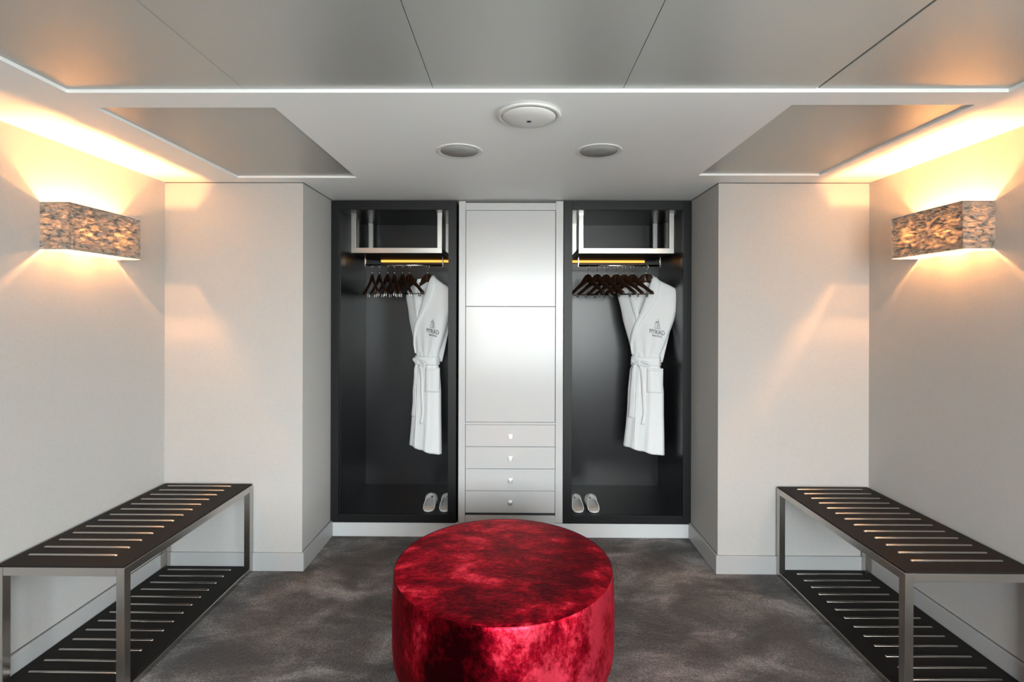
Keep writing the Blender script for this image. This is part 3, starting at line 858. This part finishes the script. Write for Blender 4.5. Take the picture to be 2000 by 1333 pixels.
# ------------------------------------------------------------------ slippers
def half_w(t):   # outline half width along the length 0 heel .. 1 toe
    return interp([(0, 0.008), (0.02, 0.020), (0.06, 0.031), (0.14, 0.0385), (0.3, 0.0405), (0.5, 0.041), (0.7, 0.046), (0.82, 0.046), (0.92, 0.037), (0.975, 0.022), (1.0, 0.006)], t)[0]
def make_slipper(label):
    t = thing('slipper', label, 'slipper', (0, 0, 0), 0, 'white open-backed slippers')
    Ls = 0.275
    ts = [i / 40 for i in range(41)]
    ol = [(half_w(q), q * Ls) for q in ts] + [(-half_w(q), q * Ls) for q in reversed(ts)]
    def layer(z0, z1, sc, m, nm, par):
        rows = [[(x * sc, Ls / 2 + (y - Ls / 2) * (0.5 + sc / 2), z) for x, y in ol] for z in (z0, z1)]
        return MB().grid(rows, True, True).build(nm, m, par, False, bevel=0.0012)
    layer(0.0, 0.004, 0.97, M_DARKSOLE, 'outsole', t)
    layer(0.004, 0.012, 1.0, M_SLIP, 'sole', t)
    layer(0.012, 0.014, 0.90, M_SLIPIN, 'insole', t)
    # rounded heel pad
    hp = [[(half_w(q) * 0.82 * s_, q * Ls + 0.004, 0.0143 + 0.003 * math.sin(math.pi * min(1, max(0, (q - .03) / .33))) * (1 - s_ * s_)) for s_ in [k / 6 - 1 for k in range(13)]] for q in [0.03 + 0.33 * i / 12 for i in range(13)]]
    MB().grid(hp).build('heel_pad', M_HEEL, t, True)
    # upper
    def up(s_, q):   # s_ -1..1 across, q 0 opening .. 1 toe
        t0 = lerp(0.16, 0.74, (1 - abs(s_)) ** 1.1); tt = lerp(t0, 0.992, q)
        w_ = half_w(tt) * 1.01
        hgt = interp([(0, 0.026), (0.35, 0.045), (0.6, 0.060), (0.78, 0.058), (0.92, 0.036), (1.0, 0.013)], tt)[0]
        a = s_ * math.pi / 2
        return (w_ * math.sin(a) * (1 + 0.10 * math.cos(a)), tt * Ls, 0.010 + hgt * math.cos(a) ** 0.75 if abs(s_) < 0.999 else 0.010)
    rows = [[up(k / 12 - 1, i / 18) for k in range(25)] for i in range(19)]
    u = MB().grid(rows).build('upper', M_SLIP, t, True)
    md = u.modifiers.new('solid', 'SOLIDIFY'); md.thickness = 0.003; md.offset = -1
    rim = [up(k / 16 - 1, 0) for k in range(33)]
    MB().tube(rim, 0.0028, 8).build('upper_piping', M_SLIP, u, True)
    return t
sl = make_slipper('white slipper in the left wardrobe, the one farther from the drawer cabinet')
spots = [(-0.628, 3.672, 0.05, None), (-0.512, 3.672, 0.02, 'white slipper in the left wardrobe, partly hidden behind the frame'),
         (0.455, 3.672, 0.02, 'white slipper in the right wardrobe, closest to the drawer cabinet'), (0.567, 3.672, 0.0, 'white slipper in the right wardrobe, the one farther from the drawer cabinet')]
for i, (x, y, rz, lb) in enumerate(spots):
    o = sl if i == 0 else copy_tree(sl)
    if lb: tag(o, lb, 'slipper', 'white open-backed slippers')
    o.location = (x, y, IB + 0.0004); o.rotation_euler = (0, 0, rz)

# ------------------------------------------------------------------ ottoman
ot = thing('ottoman', 'large round red crushed velvet ottoman on the grey carpet', 'ottoman', (-0.055, 2.385, 0))
OR = 0.497
seg = 160
top = [(0.0, 0.452), (0.10, 0.4515), (0.20, 0.450), (0.30, 0.4475), (0.38, 0.4445), (0.44, 0.4415), (0.475, 0.4385), (0.490, 0.4365), (OR - 0.001, 0.434)]
MB().lathe(top, seg, cap=False).build('seat_top', M_VELTOP, ot, True)
side = [(OR - 0.001, 0.434), (OR + 0.002, 0.425), (OR + 0.006, 0.39), (OR + 0.010, 0.30), (OR + 0.010, 0.20), (OR + 0.009, 0.12), (OR + 0.004, 0.065), (OR - 0.008, 0.030), (OR - 0.030, 0.010), (OR - 0.060, 0.002)]
prof = []
for (r0, z0), (r1, z1) in zip(side, side[1:]):
    for k in range(5): prof.append((lerp(r0, r1, k / 5), lerp(z0, z1, k / 5)))
prof.append(side[-1])
m = MB(); rows = []
sa = math.radians(-59)
for r, z in prof:
    row = []
    for k in range(seg * 2):
        a = 2 * math.pi * k / (seg * 2)
        da = (a - (sa % (2 * math.pi)) + math.pi) % (2 * math.pi) - math.pi
        top_w = max(0, 1 - (0.434 - z) / 0.06)
        rr = r - 0.0030 * math.exp(-(da / 0.006) ** 2) + 0.0012 * top_w * math.sin(a * 9) * math.sin(a * 23)
        row.append((rr * math.cos(a), rr * math.sin(a), z))
    rows.append(row)
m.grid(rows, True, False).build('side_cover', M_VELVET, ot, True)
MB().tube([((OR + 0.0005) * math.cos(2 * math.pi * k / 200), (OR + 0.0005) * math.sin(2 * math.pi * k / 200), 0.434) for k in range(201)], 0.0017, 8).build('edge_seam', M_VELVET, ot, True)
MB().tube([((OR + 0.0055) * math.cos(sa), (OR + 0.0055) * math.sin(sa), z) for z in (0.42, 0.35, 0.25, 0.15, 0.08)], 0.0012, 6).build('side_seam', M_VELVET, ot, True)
MB().lathe([(0.40, 0.0005), (0.40, 0.02)], 64).build('base', M_DARK, ot)
